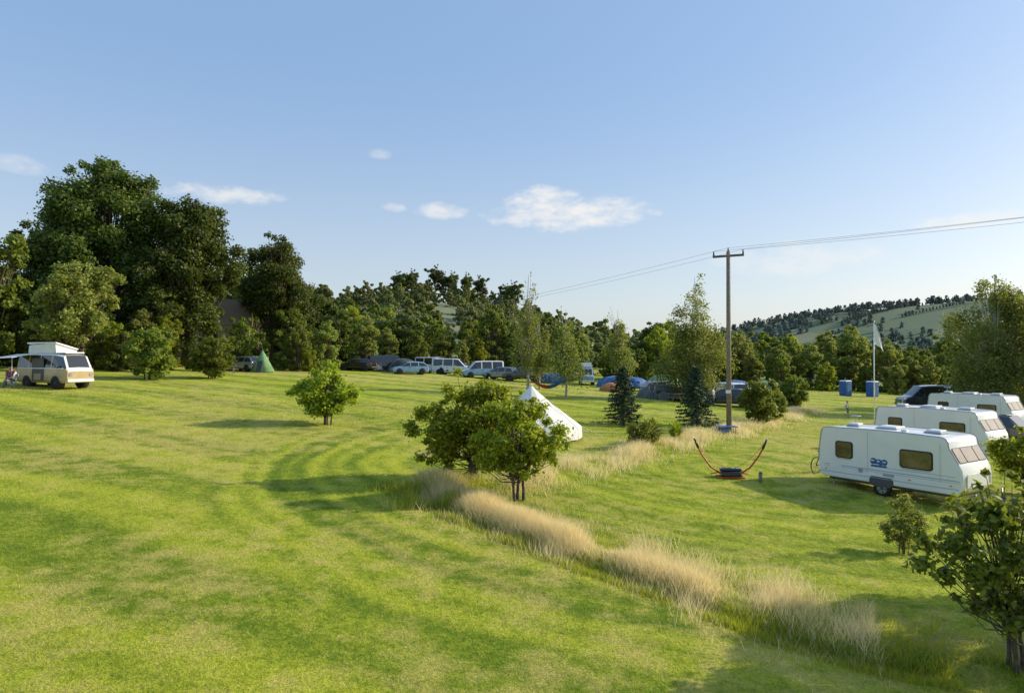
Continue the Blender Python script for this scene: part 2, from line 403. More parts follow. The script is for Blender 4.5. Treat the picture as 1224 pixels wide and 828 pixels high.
me=blades('long_dry_grass',x,y,h,w,.8,rng,[mStraw,mWeed],np.clip(rng.normal(.5,.25,len(x)),0,1),mi)
link(bpy.data.objects.new('long_dry_grass',me))
# ------------------------------------------------------------------ near shrubs
hz1=tree_mesh('hazel_bush',11,3.8,[(0,0,2.0,1.6,1.5),(-1.35,.1,1.75,.95,.95),(1.0,0,1.9,1.1,1.1),(-.3,0,3.15,.8,.6),(-.2,0,.95,1.2,.85),(.6,0,2.9,.7,.6),(-.9,0,2.5,.8,.7),(-1.1,0,.9,.8,.5)],21000,.12,[mBark,mHazel],110,.08,.4,.24,stems=6,asp=.7,ttop=.2,loose=.32)
put('hazel_bush',hz1,-1.3,22.6,.2)
hz2=tree_mesh('hazel_bush',23,3.3,[(0,0,1.9,1.15,1.2),(.85,0,1.75,.8,.85),(-.7,0,1.5,.75,.8),(.15,0,2.8,.6,.5),(.1,0,1.0,.8,.6)],14500,.11,[mBark,mHazel],76,.08,.6,.25,stems=3,asp=.7,ttop=.2,loose=.32)
put('hazel_bush',hz2,.1,20.5,.1,1.05)
hz3=tree_mesh('hazel_bush',37,2.85,[(0,0,1.6,1.35,1.1),(-.9,0,1.45,.8,.75),(.9,0,1.5,.8,.7),(0,0,2.4,.85,.5),(0,0,.9,1.0,.6)],10500,.14,[mBark,mHazel],70,.07,.4,.25,stems=4,asp=.7,ttop=.2,loose=.32)
put('small_round_tree',hz3,-9.0,33,.3,1.08)
rb=tree_mesh('hazel_tree',41,3.1,[(0,0,1.8,1.0,1.1),(-1.0,0,1.75,.7,.45),(.5,.1,1.9,.6,.6),(0,0,2.65,.5,.5),(-.5,0,.9,.6,.4),(-.6,.2,2.3,.5,.4)],6000,.12,[mBark,mMid],90,.06,.4,.21,stems=4,asp=.6,loose=.45,ttop=.3)
put('hazel_tree',rb,8.05,11.0,.2,1.08)
sb=tree_mesh('young_willow_shrub',52,1.4,[(0,0,.75,.5,.62),(.2,0,1.0,.3,.35),(-.2,0,.5,.4,.35)],5000,.075,[mBark,mLight],40,.03,.15,.28,stems=5,asp=.4,loose=.4,ttop=.2)
put('young_shrub',sb,9.9,17.3,0,1.1)
put('hazel_bush',hz3,19.0,25.3,1,.9)
off=tree_mesh('field_maple_tree',61,6.5,auto_lobes(61,6.5,2.2,1.6),12000,.16,[mBark,mHazel],60,.12,1.6,.3)
put('field_maple_tree',off,15.6,14.8);put('field_maple_tree',off,13.0,11.2,2,.7);put('field_maple_tree',off,19.5,13.5,4,1.05)
def conifer(name,seed,H,R,n,leaf):
    rng=np.random.default_rng(seed);mb=MB();V,F=tube([(0,0,-.1),(0,0,H*.5),(0,0,H)],[H*.022,H*.012,.008],7);mb.add(V,F,0)
    P=[];N=[]
    nb=120;per=n//nb
    for b_ in range(nb):
        t=(b_+.5)/nb;z=H*(.05+.93*t**.9);a=b_*2.4+rng.normal()*.2;r=R*(1-t)**.8*rng.uniform(.6,1.15)+.05
        s=rng.uniform(0,1,per)**.7;d=np.array([np.cos(a),np.sin(a)])
        q=np.stack([d[0]*r*s,d[1]*r*s,z-r*.25*s+r*.12*s**2],1)+rng.normal(size=(per,3))*np.array([.07,.07,.035])*(H/3)*(1.1-s*.6)[:,None]
        P.append(q);N.append(rng.normal(size=(per,3))*.6+np.array([d[0]*.3,d[1]*.3,.8]))
        V,F=tube([(0,0,z),(d[0]*r*.9,d[1]*r*.9,z-r*.15)],[.012*H/3,.004],4);mb.add(V,F,0)
    P=np.vstack(P);P[:,2]=np.maximum(P[:,2],.05);N=np.vstack(N);V,F=leaf_quads(P,N,leaf*rng.uniform(.6,1.3,len(P)),rng,.35)
    mb.add(V,F,1,np.clip(rng.normal(.5,.25,len(P)),0,1));return mb.mesh(name,[mBark,mSpruce])
cf=conifer('spruce_tree',3,3.4,1.4,9000,.17)
put('spruce_tree',cf,6.5,40);put('spruce_tree',cf,10.9,40.5,2,1.08)
def spiky(name,seed,H,R,n,mat):
    rng=np.random.default_rng(seed);a=rng.uniform(0,6.28,n);q=rng.uniform(.05,1,n);P=[];F=[];k=0
    for i in range(n):
        d=np.array([np.cos(a[i]),np.sin(a[i]),0]);p=np.array([-d[1],d[0],0])*.025*H
        h=H*(1-.45*q[i]);r=R*q[i]
        pts=[d*.05,d*r*.45+np.array([0,0,h*.7]),d*r+np.array([0,0,h*(1-.35*q[i])])]
        P+=[pts[0]-p,pts[0]+p,pts[1]+p,pts[1]-p,pts[2]-p*.1,pts[2]+p*.1];F+=[(k,k+1,k+2,k+3),(k+3,k+2,k+5,k+4)];k+=6
    return fast_mesh(name,np.array(P),np.array(F),[mat],None,np.repeat(rng.uniform(0,1,n),2))
put('flax_plant',spiky('flax_plant',2,1.4,1.0,260,mMid),6.7,32.6);put('flax_plant',spiky('flax_plant',5,1.1,.9,220,mHazel),8.2,34.3)
db=tree_mesh('dark_shrub',71,1.3,[(0,0,.65,.75,.6),(.4,0,.5,.5,.45)],3500,.1,[mBark,mMid],24,.04,.1,.35,stems=3,loose=.25)
put('evergreen_shrub',db,5.9,31.2)
ys=tree_mesh('yew_shrub',72,3,[(0,0,1.3,1.25,1.3),(.5,0,1.9,.8,.9),(-.5,.1,1.6,.8,.9)],8000,.16,[mBark,mMid],60,.07,.2,.27,stems=3,ttop=.2,loose=.2)
put('laurel_shrub',ys,15.6,43.5,0,1.05);put('laurel_shrub',ys,17.4,45.5,2,.8);put('laurel_shrub',ys,23.4,57,1,1.1);put('laurel_shrub',ys,21,55,3,.75)
def birch(name,seed,H,R,base,n,leaf,droop=.5,tr=.1,ncl=60,tp=.55):
    rng=np.random.default_rng(seed);lob=[]
    for k in range(7):
        t=k/6;z=base+(H-base)*(.1+.82*t);r=R*(.55+.55*math.sin(math.pi*min(1,.25+t*.75)))*(1-tp*t)
        lob.append((rng.normal()*R*.2,rng.normal()*R*.2,z,r,(H-base)*.13))
    return tree_mesh(name,seed,H,lob,n,leaf,[mBirchBark,mBirch],ncl,tr,base,.36,droop=droop,loose=.28,asp=.5)
b1=birch('birch_tree',81,11.2,3.1,.6,22000,.22,.5,ncl=90,tp=.38)
put('birch_tree',b1,15.8,60)
b2=birch('birch_tree',83,10.4,1.5,2.6,4200,.2,.5,.12,tp=.4);put('birch_tree',b2,1.3,57.5)
b3=birch('birch_tree',85,7.6,1.7,1.8,6000,.2,.4,.09);put('birch_tree',b3,4.5,57);put('birch_tree',b3,2.7,66,2,.95);put('birch_tree',b3,12.5,80,1,1.2)
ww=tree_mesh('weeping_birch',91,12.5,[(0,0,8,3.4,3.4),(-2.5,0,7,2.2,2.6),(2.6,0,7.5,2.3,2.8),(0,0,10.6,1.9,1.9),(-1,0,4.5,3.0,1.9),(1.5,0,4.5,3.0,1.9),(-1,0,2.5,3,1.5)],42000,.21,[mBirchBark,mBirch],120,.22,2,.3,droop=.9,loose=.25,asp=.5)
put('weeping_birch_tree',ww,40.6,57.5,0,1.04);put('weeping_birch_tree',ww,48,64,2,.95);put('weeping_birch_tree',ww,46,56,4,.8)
# ------------------------------------------------------------------ left wood
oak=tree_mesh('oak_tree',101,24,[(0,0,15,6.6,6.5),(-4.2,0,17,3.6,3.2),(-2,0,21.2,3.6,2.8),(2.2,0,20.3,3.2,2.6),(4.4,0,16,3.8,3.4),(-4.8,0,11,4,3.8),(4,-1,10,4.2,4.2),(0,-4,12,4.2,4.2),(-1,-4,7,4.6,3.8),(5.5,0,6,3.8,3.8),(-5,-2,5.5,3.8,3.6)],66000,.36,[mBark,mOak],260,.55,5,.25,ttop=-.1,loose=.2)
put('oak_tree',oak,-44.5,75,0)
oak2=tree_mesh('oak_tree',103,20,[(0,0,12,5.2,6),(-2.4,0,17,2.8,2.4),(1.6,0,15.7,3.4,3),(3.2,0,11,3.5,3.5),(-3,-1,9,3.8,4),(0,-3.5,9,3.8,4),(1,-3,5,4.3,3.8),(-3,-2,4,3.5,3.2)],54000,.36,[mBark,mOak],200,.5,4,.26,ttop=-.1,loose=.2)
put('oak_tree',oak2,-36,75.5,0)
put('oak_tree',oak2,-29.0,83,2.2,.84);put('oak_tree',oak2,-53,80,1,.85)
va=[]
for k,(mt,sd) in enumerate([(mMid,201),(mOak,202),(mMid,203),(mHazel,204),(mLight,205)]):
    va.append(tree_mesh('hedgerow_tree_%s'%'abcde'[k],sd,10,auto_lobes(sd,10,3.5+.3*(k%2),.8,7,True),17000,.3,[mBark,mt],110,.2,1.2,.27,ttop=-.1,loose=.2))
lw=tree_mesh('willow_tree',206,10,auto_lobes(206,10,4,1.5,8),20000,.26,[mBark,mLight],110,.25,1.8,.26,stems=3,loose=.25,ttop=-.1)
put('willow_tree',lw,-36.5,57,0,1.0)
wood=empty('woodland_edge')
rg=np.random.default_rng(77)
def inst(name,vs,x,y,s,parent,sz=None):
    return put(name,vs[rg.integers(len(vs))],x,y,rg.uniform(0,6.28),s,parent,-.1,sz)
for (x,y,s) in [(-46,61,1.3),(-51,60,1.1),(-42,63,.9),(-57,68,1.5),(-50,70,1.4),(-62,76,1.6),(-41,66,.8),(-33,65,.55),(-37,68,.6),(-29.5,74,.6),(-23.5,75,.55),(-21.5,79,.6),(-26,80,.75),(-18.5,86,.7),(-23,88,.9),(-40,84,1.2),(-47,56,.62),(-43,55,.45),(-48,50,.5),(-40,59,.6),(-32,61.5,.42),(-66,62,1.4),(-34.5,60,.38),(-30.5,66,.4),(-44,52,.35),(-38,63,.5),(-36,62,.45),(-54,56,.9),(-27,84,.8),(-25,75,.35),(-22,74,.3)]:
    inst('tree',va,x,y,s,wood)
put('hazel_bush',ys,-28.0,52.5,1,1.55);put('hazel_bush',ys,-24.6,56,2,1.5,None,-.03,1.35)
for x in np.arange(-20,92,3.3):
    yy=96+rg.uniform(-3,3)+max(0,x-20)*.08
    tall=.82 if x<-8 else .84
    inst('tree',va,x+rg.uniform(-1,1),yy,tall*rg.uniform(.55,1.2),wood)
    inst('tree',va,x+rg.uniform(-1,1),yy-4,rg.uniform(.32,.6),wood)
for x in np.arange(-110,130,4.5):
    inst('tree',va,x+rg.uniform(-2,2),112+rg.uniform(-5,5),rg.uniform(.65,1.0)*(1.6 if x<-42 else (1.15 if x<-28 else 1)),wood)
def vfar(mt,sd,n=2400,lf=.9): return tree_mesh('distant_tree_%d'%sd,sd,11,auto_lobes(sd,11,4.3,.5,7,True),n,lf,[mBark,mt],50,.2,1,.28,limb=False,ttop=-.2)
vf=[vfar(mFar,301),vfar(mFar,302),vfar(mFar,303),vfar(mMid,304)]
pine=tree_mesh('cedar_tree',310,15,[(0,0,11,3.6,2.0),(2,0,8.5,2.8,1.5),(-2,0,13,2.6,1.2),(-2.2,0,8,2.4,1.4),(.5,0,14.2,1.8,.9)],3400,.6,[mBark,mOak],46,.35,7,.3)
dw=empty('distant_woodland')
for k in range(460):
    x=rg.uniform(-210,130);y=rg.uniform(128,350);s=rg.uniform(.6,1.1)*(.85 if y>290 and x>-90 else 1)
    inst('tree',vf,x,y,s,dw)
for x in np.arange(-95,20,4.2):
    inst('tree',vf,x+rg.uniform(-2,2),340+rg.uniform(-9,9),rg.uniform(.75,1.05),dw)
for x in (-56,-52,-47,-38,-34,-29,-22,-16,-4,2):
    put('tree',pine,x+rg.uniform(-1,1),334+rg.uniform(-8,8),rg.uniform(0,6),rg.uniform(1.0,1.3),dw,-.1)
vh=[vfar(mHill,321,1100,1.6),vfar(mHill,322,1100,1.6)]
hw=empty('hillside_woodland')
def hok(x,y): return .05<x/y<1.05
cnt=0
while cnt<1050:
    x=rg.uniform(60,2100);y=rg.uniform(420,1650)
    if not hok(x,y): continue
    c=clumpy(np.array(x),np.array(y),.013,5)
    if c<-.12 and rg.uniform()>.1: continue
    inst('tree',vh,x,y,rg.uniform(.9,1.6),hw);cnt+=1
for k in range(34):   # hedgerows between the fields
    x0=rg.uniform(250,1900);y0=rg.uniform(900,1600);a=rg.choice([.35,1.9])+rg.normal()*.12;Lh=rg.uniform(90,260)
    for q in np.arange(0,Lh,9):
        x=x0+math.cos(a)*q;y=y0+math.sin(a)*q
        if hok(x,y): inst('tree',vh,x,y,rg.uniform(.45,.95),hw)
for x in np.arange(300,2000,8):   # ridge-line trees
    y=1500+rg.uniform(-50,50)
    if hok(x,y): inst('tree',vh,x+rg.uniform(-4,4),y,rg.uniform(.9,1.5),hw)
for k in range(200):
    inst('tree',vf,rg.uniform(40,420),rg.uniform(140,380),rg.uniform(.6,.9),dw)
# ------------------------------------------------------------------ house
hs=empty('stone_house',-36.6,84,G(-36.6,84),rad(20))
box('walls',hs,(0,0,2.3),(8,6,4.6),mBrick)
bm=bmesh.new();vs=[bm.verts.new(p) for p in [(-4.3,-3.3,4.55),(4.3,-3.3,4.55),(4.3,3.3,4.55),(-4.3,3.3,4.55),(-4.3,0,7.8),(4.3,0,7.8)]]
for f in [(0,1,5,4),(2,3,4,5),(0,4,3),(1,2,5),(0,3,2,1)]: bm.faces.new([vs[a] for a in f])
obj_bm('roof',bm,mTile,hs);box('chimney',hs,(3.6,0,8.0),(.8,.8,1.4),mBrick)
for k in (-2.6,0,2.6): box('window',hs,(k,-3.02,3.5),(1,.06,1.0),mGlass)
box('door',hs,(.0,-3.03,1.0),(1,.06,2),mWood)
# ------------------------------------------------------------------ caravan
def caravan(x,y,rz,sc=(1,1,1)):
    e=empty('touring_caravan',x,y,G(x,y),rz);e.scale=sc
    W=2.15
    def arc(cx,cz,r,a0,a1,n=5): return [(cx+r*math.cos(rad(a0+(a1-a0)*i/n)),cz+r*math.sin(rad(a0+(a1-a0)*i/n))) for i in range(n+1)]
    prof=[(2.45,.50)]+arc(2.42,.75,.2,-60,0,3)+[(2.63,1.15),(2.60,1.42),(2.5,1.62),(2.2,2.18)]+arc(1.92,2.28,.27,20,90,5)+[(1.0,2.58),(0,2.6),(-1.2,2.58)]+arc(-2.25,2.30,.25,92,172,5)+[(-2.58,1.7),(-2.62,1.1)]+arc(-2.42,.75,.2,180,245,3)+[(-2.42,.50)]
    bm=bmesh.new();A=[bm.verts.new((p[0],-W/2,p[1])) for p in prof];B=[bm.verts.new((p[0],W/2,p[1])) for p in prof]
    n=len(prof)
    bm.faces.new(A);bm.faces.new(B[::-1])
    for i in range(n):
        f=bm.faces.new((A[i],B[i],B[(i+1)%n],A[(i+1)%n]));f.smooth=True
    bmesh.ops.recalc_face_normals(bm,faces=bm.faces)
    o=obj_bm('body_shell',bm,mWhite,e);md=o.modifiers.new('b','BEVEL');md.width=.05;md.segments=3;md.limit_method='ANGLE';md.angle_limit=rad(50)
    box('chassis',e,(0,0,.43),(4.6,1.7,.12),mDGrey,.02)
    for s in (-1,1):
        yy=s*W/2
        def side(nm,cx,cz,w,h,r,th,mt,off=0):
            M=frameM((cx,yy+s*off,cz),(-s,0,0),(0,0,1));return panel(nm,e,M,w,h,r,th,mt)
        rail=[(p[0]*1.002,yy+s*.002,p[1]+.012) for p in prof[7:-5]]
        tubeobj('awning_rail',e,rail,.018,mGrey,6)
        tubeobj('lower_trim',e,[(-2.56,yy,.72),(2.5,yy,.72)],.014,mDecal2,6)
        for nm,cx,cz,w,h in ([('window',1.12,1.62,1.05,.62),('window',-1.55,1.68,.62,.6)] if s<0 else [('window',1.25,1.62,1.0,.6),('window',-.6,1.65,.6,.5)]):
            side(nm+'_seal',cx,cz,w+.09,h+.09,.11,.022,mRub,-.005);side(nm+'_pane',cx,cz,w,h,.09,.02,mAmber,.016)
            side(nm+'_inner_frame',cx,cz-h*.5-.075,w*.9,.02,.009,.02,mGrey,0)
        side('side_stripe',.1,1.02,4.9,.035,.01,.004,mDecal2,.001);side('side_stripe_thin',.1,.95,4.9,.015,.006,.004,mDecal2,.001)
        side('side_stripe_low',.95,1.16,2.9,.02,.008,.004,mDecal2,.001)
        side('panel_joint',-.62,1.7,.012,1.6,.005,.004,mGrey,.001);side('panel_joint',1.92,1.6,.012,1.4,.005,.004,mGrey,.001)
        if s<0:
            for k,(dx,dz,w,h) in enumerate([(-.2,.05,.26,.26),(-.0,.0,.26,.3),(.2,.04,.24,.24),(0,-.13,.6,.08)]):
                side('decal_swirl',-.2+dx,1.32+dz,w,h,min(w,h)*.48,.004,mDecal,.001+.0006*k)
            for k,(dx,dz,w,h) in enumerate([(-.24,.08,.14,.045),(-.02,.06,.10,.05),(.20,.05,.13,.04),(-.1,-.07,.22,.03)]):
                side('decal_gap',-.2+dx,1.32+dz,w,h,min(w,h)*.45,.004,mWhite,.006)
            side('locker_door',-1.9,.93,.5,.3,.04,.008,mWhite,.0);side('fridge_vent',.15,.88,.4,.1,.02,.012,mGrey)
            side('power_inlet',-.9,.93,.16,.16,.03,.02,mGrey)
        else:
            side('door',-.0+.1,1.5,.62,1.75,.08,.02,mWhite);side('door_window',.1,1.95,.35,.45,.06,.02,mAmber,.02)
        for cx in (-2.3,0.9,2.25): side('marker_light',cx,.82,.1,.04,.015,.02,mOrange)
        side('wheel_arch',-.12,.6,.9,.42,.2,.008,mDGrey,-.001)
        box('arch_spat',e,(-.12,yy+s*.01,.80),(.96,.03,.05),mWhite,.01)
        wheel(e,-.12,s*(W/2-.1),.32,.19)
    p1=Vector((2.5,0,1.62));p0=Vector((2.2,0,2.18));up=(p0-p1).normalized();mid=(p0+p1)/2
    for yc,w in ((0,.8),(-.7,.5),(.7,.5)):
        M=frameM(mid+Vector((0,yc,0)),(0,1,0),up)
        panel('front_window_seal',e,M,w+.07,.6,.08,.012,mRub);panel('front_window_pane',e,M@Matrix.Translation((0,0,.01)),w,.54,.07,.014,mAmber)
    M=frameM((2.625,0,1.0),(0,1,0),(0,0,1));panel('gas_locker',e,M,1.5,.5,.06,.02,mWhite)
    for s in (-1,1): panel('front_grab',e,frameM((2.64,s*.85,1.0),(0,1,0),(0,0,1)),.05,.4,.02,.03,mGrey)
    M=frameM((-2.6,0,1.72),(0,-1,0),(.03,0,1));panel('rear_window_seal',e,M,1.3,.6,.1,.02,mRub);panel('rear_window_pane',e,M@Matrix.Translation((0,0,.015)),1.22,.53,.08,.02,mAmber)
    for s in (-1,1):
        panel('rear_light',e,frameM((-2.63,s*.85,.85),(0,-1,0),(0,0,1)),.16,.4,.04,.04,mRedL)
        panel('reflector',e,frameM((2.6,s*.95,.72),(0,1,0),(0,0,1)),.08,.08,.03,.04,mOrange)
    for (cx,w) in ((1.3,.5),(-.3,.7),(-1.7,.4)):
        box('roof_light_base',e,(cx,0,2.6),(w+.1,w+.1,.07),mGrey,.02);box('roof_light_dome',e,(cx,0,2.66),(w,w,.1),mWhite,.04)
    box('roof_vent',e,(.5,-.6,2.63),(.2,.2,.1),mWhite,.03)
    cyl('aerial_mast',e,(-2.0,.5,2.55),(-2.0,.5,2.95),.015,mGrey);box('aerial',e,(-2.0,.5,2.95),(.35,.25,.03),mGrey,.01)
    tubeobj('a_frame',e,[(2.4,-.7,.42),(3.5,0,.42)],.035,mMetal);tubeobj('a_frame',e,[(2.4,.7,.42),(3.5,0,.42)],.035,mMetal)
    box('hitch',e,(3.6,0,.47),(.4,.12,.12),mDGrey,.02);cyl('jockey_post',e,(3.3,.1,.12),(3.3,.1,.8),.03,mMetal)
    cyl('jockey_wheel',e,(3.3,.05,.1),(3.3,.15,.1),.1,mRub)
    for sx in (-2.2,2.2):
        for s in (-1,1): cyl('corner_steady',e,(sx,s*.75,.42),(sx+.1,s*.8,-.08),.025,mMetal)
    return e
R57=rad(-57)
caravan(14.0,24.7,R57,(.96,.96,.9));caravan(21.2,34.0,R57,(1,1,.93));caravan(31.6,46.6,R57)
caravan(46,50,R57)
# ------------------------------------------------------------------ vehicles
KIND={
 'car':([(-2.15,.42,.72,.74,.74,.7),(-2.1,.27,.9,.93,.84,.78),(-2.0,.24,.94,1.02,.87,.78),(-1.55,.23,.95,1.40,.89,.66),(-.95,.23,.95,1.46,.9,.67),(-.85,.23,.95,1.465,.9,.67),(.0,.23,.94,1.47,.9,.67),(.08,.23,.94,1.465,.9,.67),(.4,.23,.93,1.42,.9,.66),(1.1,.23,.92,.97,.88,.76),(1.75,.24,.83,.86,.86,.74),(2.08,.27,.7,.72,.8,.7),(2.15,.4,.6,.62,.7,.62)],
   {2:(1,1),3:(1,0),5:(1,0),7:(1,0),8:(1,1)},(-1.32,1.32),.32),
 'suv':([(-2.3,.5,.85,.87,.8,.76),(-2.26,.35,1.05,1.1,.88,.8),(-2.2,.32,1.1,1.16,.92,.82),(-1.95,.32,1.12,1.66,.94,.72),(-1.2,.32,1.12,1.74,.94,.73),(-1.1,.32,1.12,1.745,.94,.73),(-.1,.32,1.1,1.75,.94,.73),(.0,.32,1.1,1.745,.94,.73),(.4,.32,1.08,1.70,.94,.72),(1.0,.32,1.06,1.12,.93,.8),(1.9,.33,1.0,1.03,.9,.78),(2.25,.36,.85,.87,.85,.74),(2.3,.5,.7,.72,.76,.68)],
   {2:(1,1),3:(1,0),5:(1,0),7:(1,0),8:(1,1)},(-1.4,1.45),.37),
 'van':([(-2.5,.45,1.05,1.9,.86,.76),(-2.45,.3,1.1,1.97,.95,.82),(-2.3,.28,1.12,1.99,.96,.83),(-1.1,.28,1.12,2.0,.96,.83),(-.98,.28,1.12,2.0,.96,.83),(.2,.28,1.12,2.0,.96,.83),(.32,.28,1.12,1.99,.96,.83),(.95,.28,1.1,1.93,.96,.8),(1.75,.28,1.05,1.12,.94,.82),(2.3,.3,.92,.95,.88,.78),(2.46,.38,.72,.74,.8,.7)],
   {2:(1,0),4:(1,0),6:(1,0),7:(1,1)},(-1.5,1.6),.34),
 'camper':([(-2.2,.45,.95,1.55,.76,.66),(-2.17,.32,1.12,1.86,.84,.70),(-2.05,.3,1.14,1.93,.86,.72),(-1.15,.3,1.14,1.95,.86,.73),(-1.05,.3,1.14,1.95,.86,.73),(-.15,.3,1.14,1.95,.86,.73),(-.05,.3,1.14,1.95,.86,.73),(.85,.3,1.14,1.94,.86,.72),(.95,.3,1.14,1.93,.86,.72),(1.75,.3,1.14,1.84,.85,.68),(2.08,.32,1.10,1.16,.82,.72),(2.2,.42,.95,.97,.76,.68)],
   {0:(0,1),2:(1,0),4:(1,0),6:(1,0),8:(1,0),9:(1,1)},(-1.25,1.3),.32)}
def vehicle(name,kind,x,y,rz,paint,upper=None,s=1,roof=None):
    st,fl,wx,wr=KIND[kind];upper=upper or paint;roof=roof or upper
    e=empty(name,x,y,G(x,y),rz);e.scale=(s,s,s)
    bm=bmesh.new();rings=[]
    for (sx,zb,zl,zt,w,wr_) in st:
        z4=max(zl+.006,zt-.08)
        half=[(0,zb),(w*.9,zb),(w,zb+.14),(w*1.005,(zb+zl)*.5),(w*.985,zl),(wr_,z4),(wr_-.12,zt),(0,zt+.02)]
        ring=half+[(-a,b) for a,b in half[-2:0:-1]]
        rings.append([bm.verts.new((sx,a,b)) for a,b in ring])
    n=len(rings[0])
    for i in range(len(st)-1):
        sg,tg=fl.get(i,(0,0))
        for j in range(n):
            f=bm.faces.new((rings[i][j],rings[i+1][j],rings[i+1][(j+1)%n],rings[i][(j+1)%n]))
            jj=j if j<7 else 13-j
            mi=0
            if jj>=4: mi=1
            if jj>=5: mi=3
            if jj==4 and sg: mi=2
            if jj==6 and tg: mi=2
            f.material_index=mi
    bm.faces.new(rings[0][::-1]);bm.faces.new(rings[-1])
    bmesh.ops.recalc_face_normals(bm,faces=bm.faces)
    obj_bm('bodywork',bm,[paint,upper,mGlass,roof],e,bevel=.02,seg=2)
    W=max(q[4] for q in st)
    for wxx in wx:
        for sd in (-1,1):
            cyl('wheel_arch',e,(wxx,sd*(W*.6),wr+.02),(wxx,sd*(W+.006),wr+.02),wr*1.17,mRub,seg=24)
            wheel(e,wxx,sd*(W-.07),wr,.19)
    f=st[-1][0];r=st[0][0];zb=st[-1][1]
    box('front_bumper',e,(f-.04,0,zb+.02),(.2,W*1.75,.16),mDGrey if kind!='camper' else mWhite,.03)
    box('rear_bumper',e,(r+.03,0,zb+.03),(.2,W*1.8,.16),mDGrey if kind!='camper' else mWhite,.03)
    for sd in (-1,1):
        if kind=='camper': cyl('headlight',e,(f-.1,sd*.58,.78),(f+.03,sd*.58,.78),.1,mSilver)
        else: box('headlight',e,(f-.1,sd*W*.72,st[-1][2]+.02),(.22,.3,.13),mSilver,.03)
        box('tail_light',e,(r+.05,sd*W*.84,st[0][2]+.02),(.12,.12,.26),mRedL,.02)
        box('door_mirror',e,(.9 if kind!='camper' else 1.6,sd*(W+.08),st[5][2]+.08),(.1,.16,.16),mDGrey,.03)
        box('door_handle',e,(.1,sd*(W+.005),st[5][2]-.1),(.16,.03,.03),mDGrey)
    box('number_plate',e,(f+.06,0,zb+.06),(.01,.5,.11),mWhite)
    return e
cv=vehicle('camper_van','camper',-29.4,44.0,rad(-24),mTan,mTan,1.12,mWhite)
bm=bmesh.new();P=[(-1.5,-.6,1.97),(1.0,-.6,1.97),(1.0,.6,1.97),(-1.5,.6,1.97),(-1.45,-.6,2.42),(.9,-.6,2.55),(.9,.6,2.2),(-1.45,.6,2.1)]
vs=[bm.verts.new(p) for p in P]
for f in [(0,1,5,4),(1,2,6,5),(2,3,7,6),(3,0,4,7),(4,5,6,7)]: bm.faces.new([vs[k] for k in f])
obj_bm('elevating_roof_canvas',bm,mCream,cv)
box('elevating_roof',cv,(-.28,0,2.38),(2.6,1.35,.08),mWhite,.03,rot=(rad(-16),0,0))
box('roof_rack_panel',cv,(1.35,0,1.99),(.7,1.1,.08),mWhite,.03)
box('door_opening',cv,(-.2,-.868,1.05),(1.05,.01,1.25),mDGrey)
box('open_door_interior',cv,(-.25,-.876,.65),(.6,.008,.35),mTan)
box('belt_trim',cv,(.0,-.872,1.12),(4.0,.02,.05),mWhite)
bm=bmesh.new();vs=[bm.verts.new(p) for p in [(-2.3,-.75,1.9),(-.5,-.75,1.95),(-.6,-2.0,1.72),(-2.6,-2.0,1.66)]];bm.faces.new(vs)
aw=obj_bm('awning_canopy',bm,mCream,cv);md=aw.modifiers.new('s','SOLIDIFY');md.thickness=.02
for p in [(-.6,-2.0,1.72),(-2.6,-2.0,1.66)]: cyl('awning_pole',cv,(p[0],p[1],-.2),p,.015,mMetal)
vehicle('parked_car','car',-27.4,70,rad(150),mSilver)
vehicle('parked_car','car',-18.6,82,rad(170),mBlack)
vehicle('parked_van','van',-15.2,84.5,rad(20),mDBlue)
vehicle('parked_van','van',-9.6,85,rad(-30),mWhite)
vehicle('camper_van','van',-7.2,84,rad(-15),mWhite)
vehicle('parked_van','van',-3.6,81,rad(200),mLB,mWhite)
vehicle('parked_car','car',-1.2,80,rad(150),mSilver)
vehicle('parked_suv','suv',1.2,78,rad(175),mBlack)
vehicle('parked_car','car',-12.0,80,rad(200),mLB)
cw=vehicle('camper_van','camper',8.6,79,rad(-95),mLB,mWhite);box('elevating_roof',cw,(-.2,0,2.25),(2.4,1.2,.5),mWhite,.08)
vehicle('parked_car','car',18.2,58,rad(160),mDBlue);vehicle('parked_car','car',14.6,66,rad(10),mSilver)
vehicle('parked_suv','suv',20.4,64,rad(100),mWhite);vehicle('parked_car','car',22.5,70,rad(20),mLB);vehicle('parked_car','car',6.0,84,rad(165),mSilver)
vehicle('parked_van','van',40.3,66,rad(175),mDBlue,None,1.12)
vehicle('parked_suv','suv',28.6,39.6,R57,mDBlue)
vehicle('parked_car','car',37.5,50,R57,mBlack)
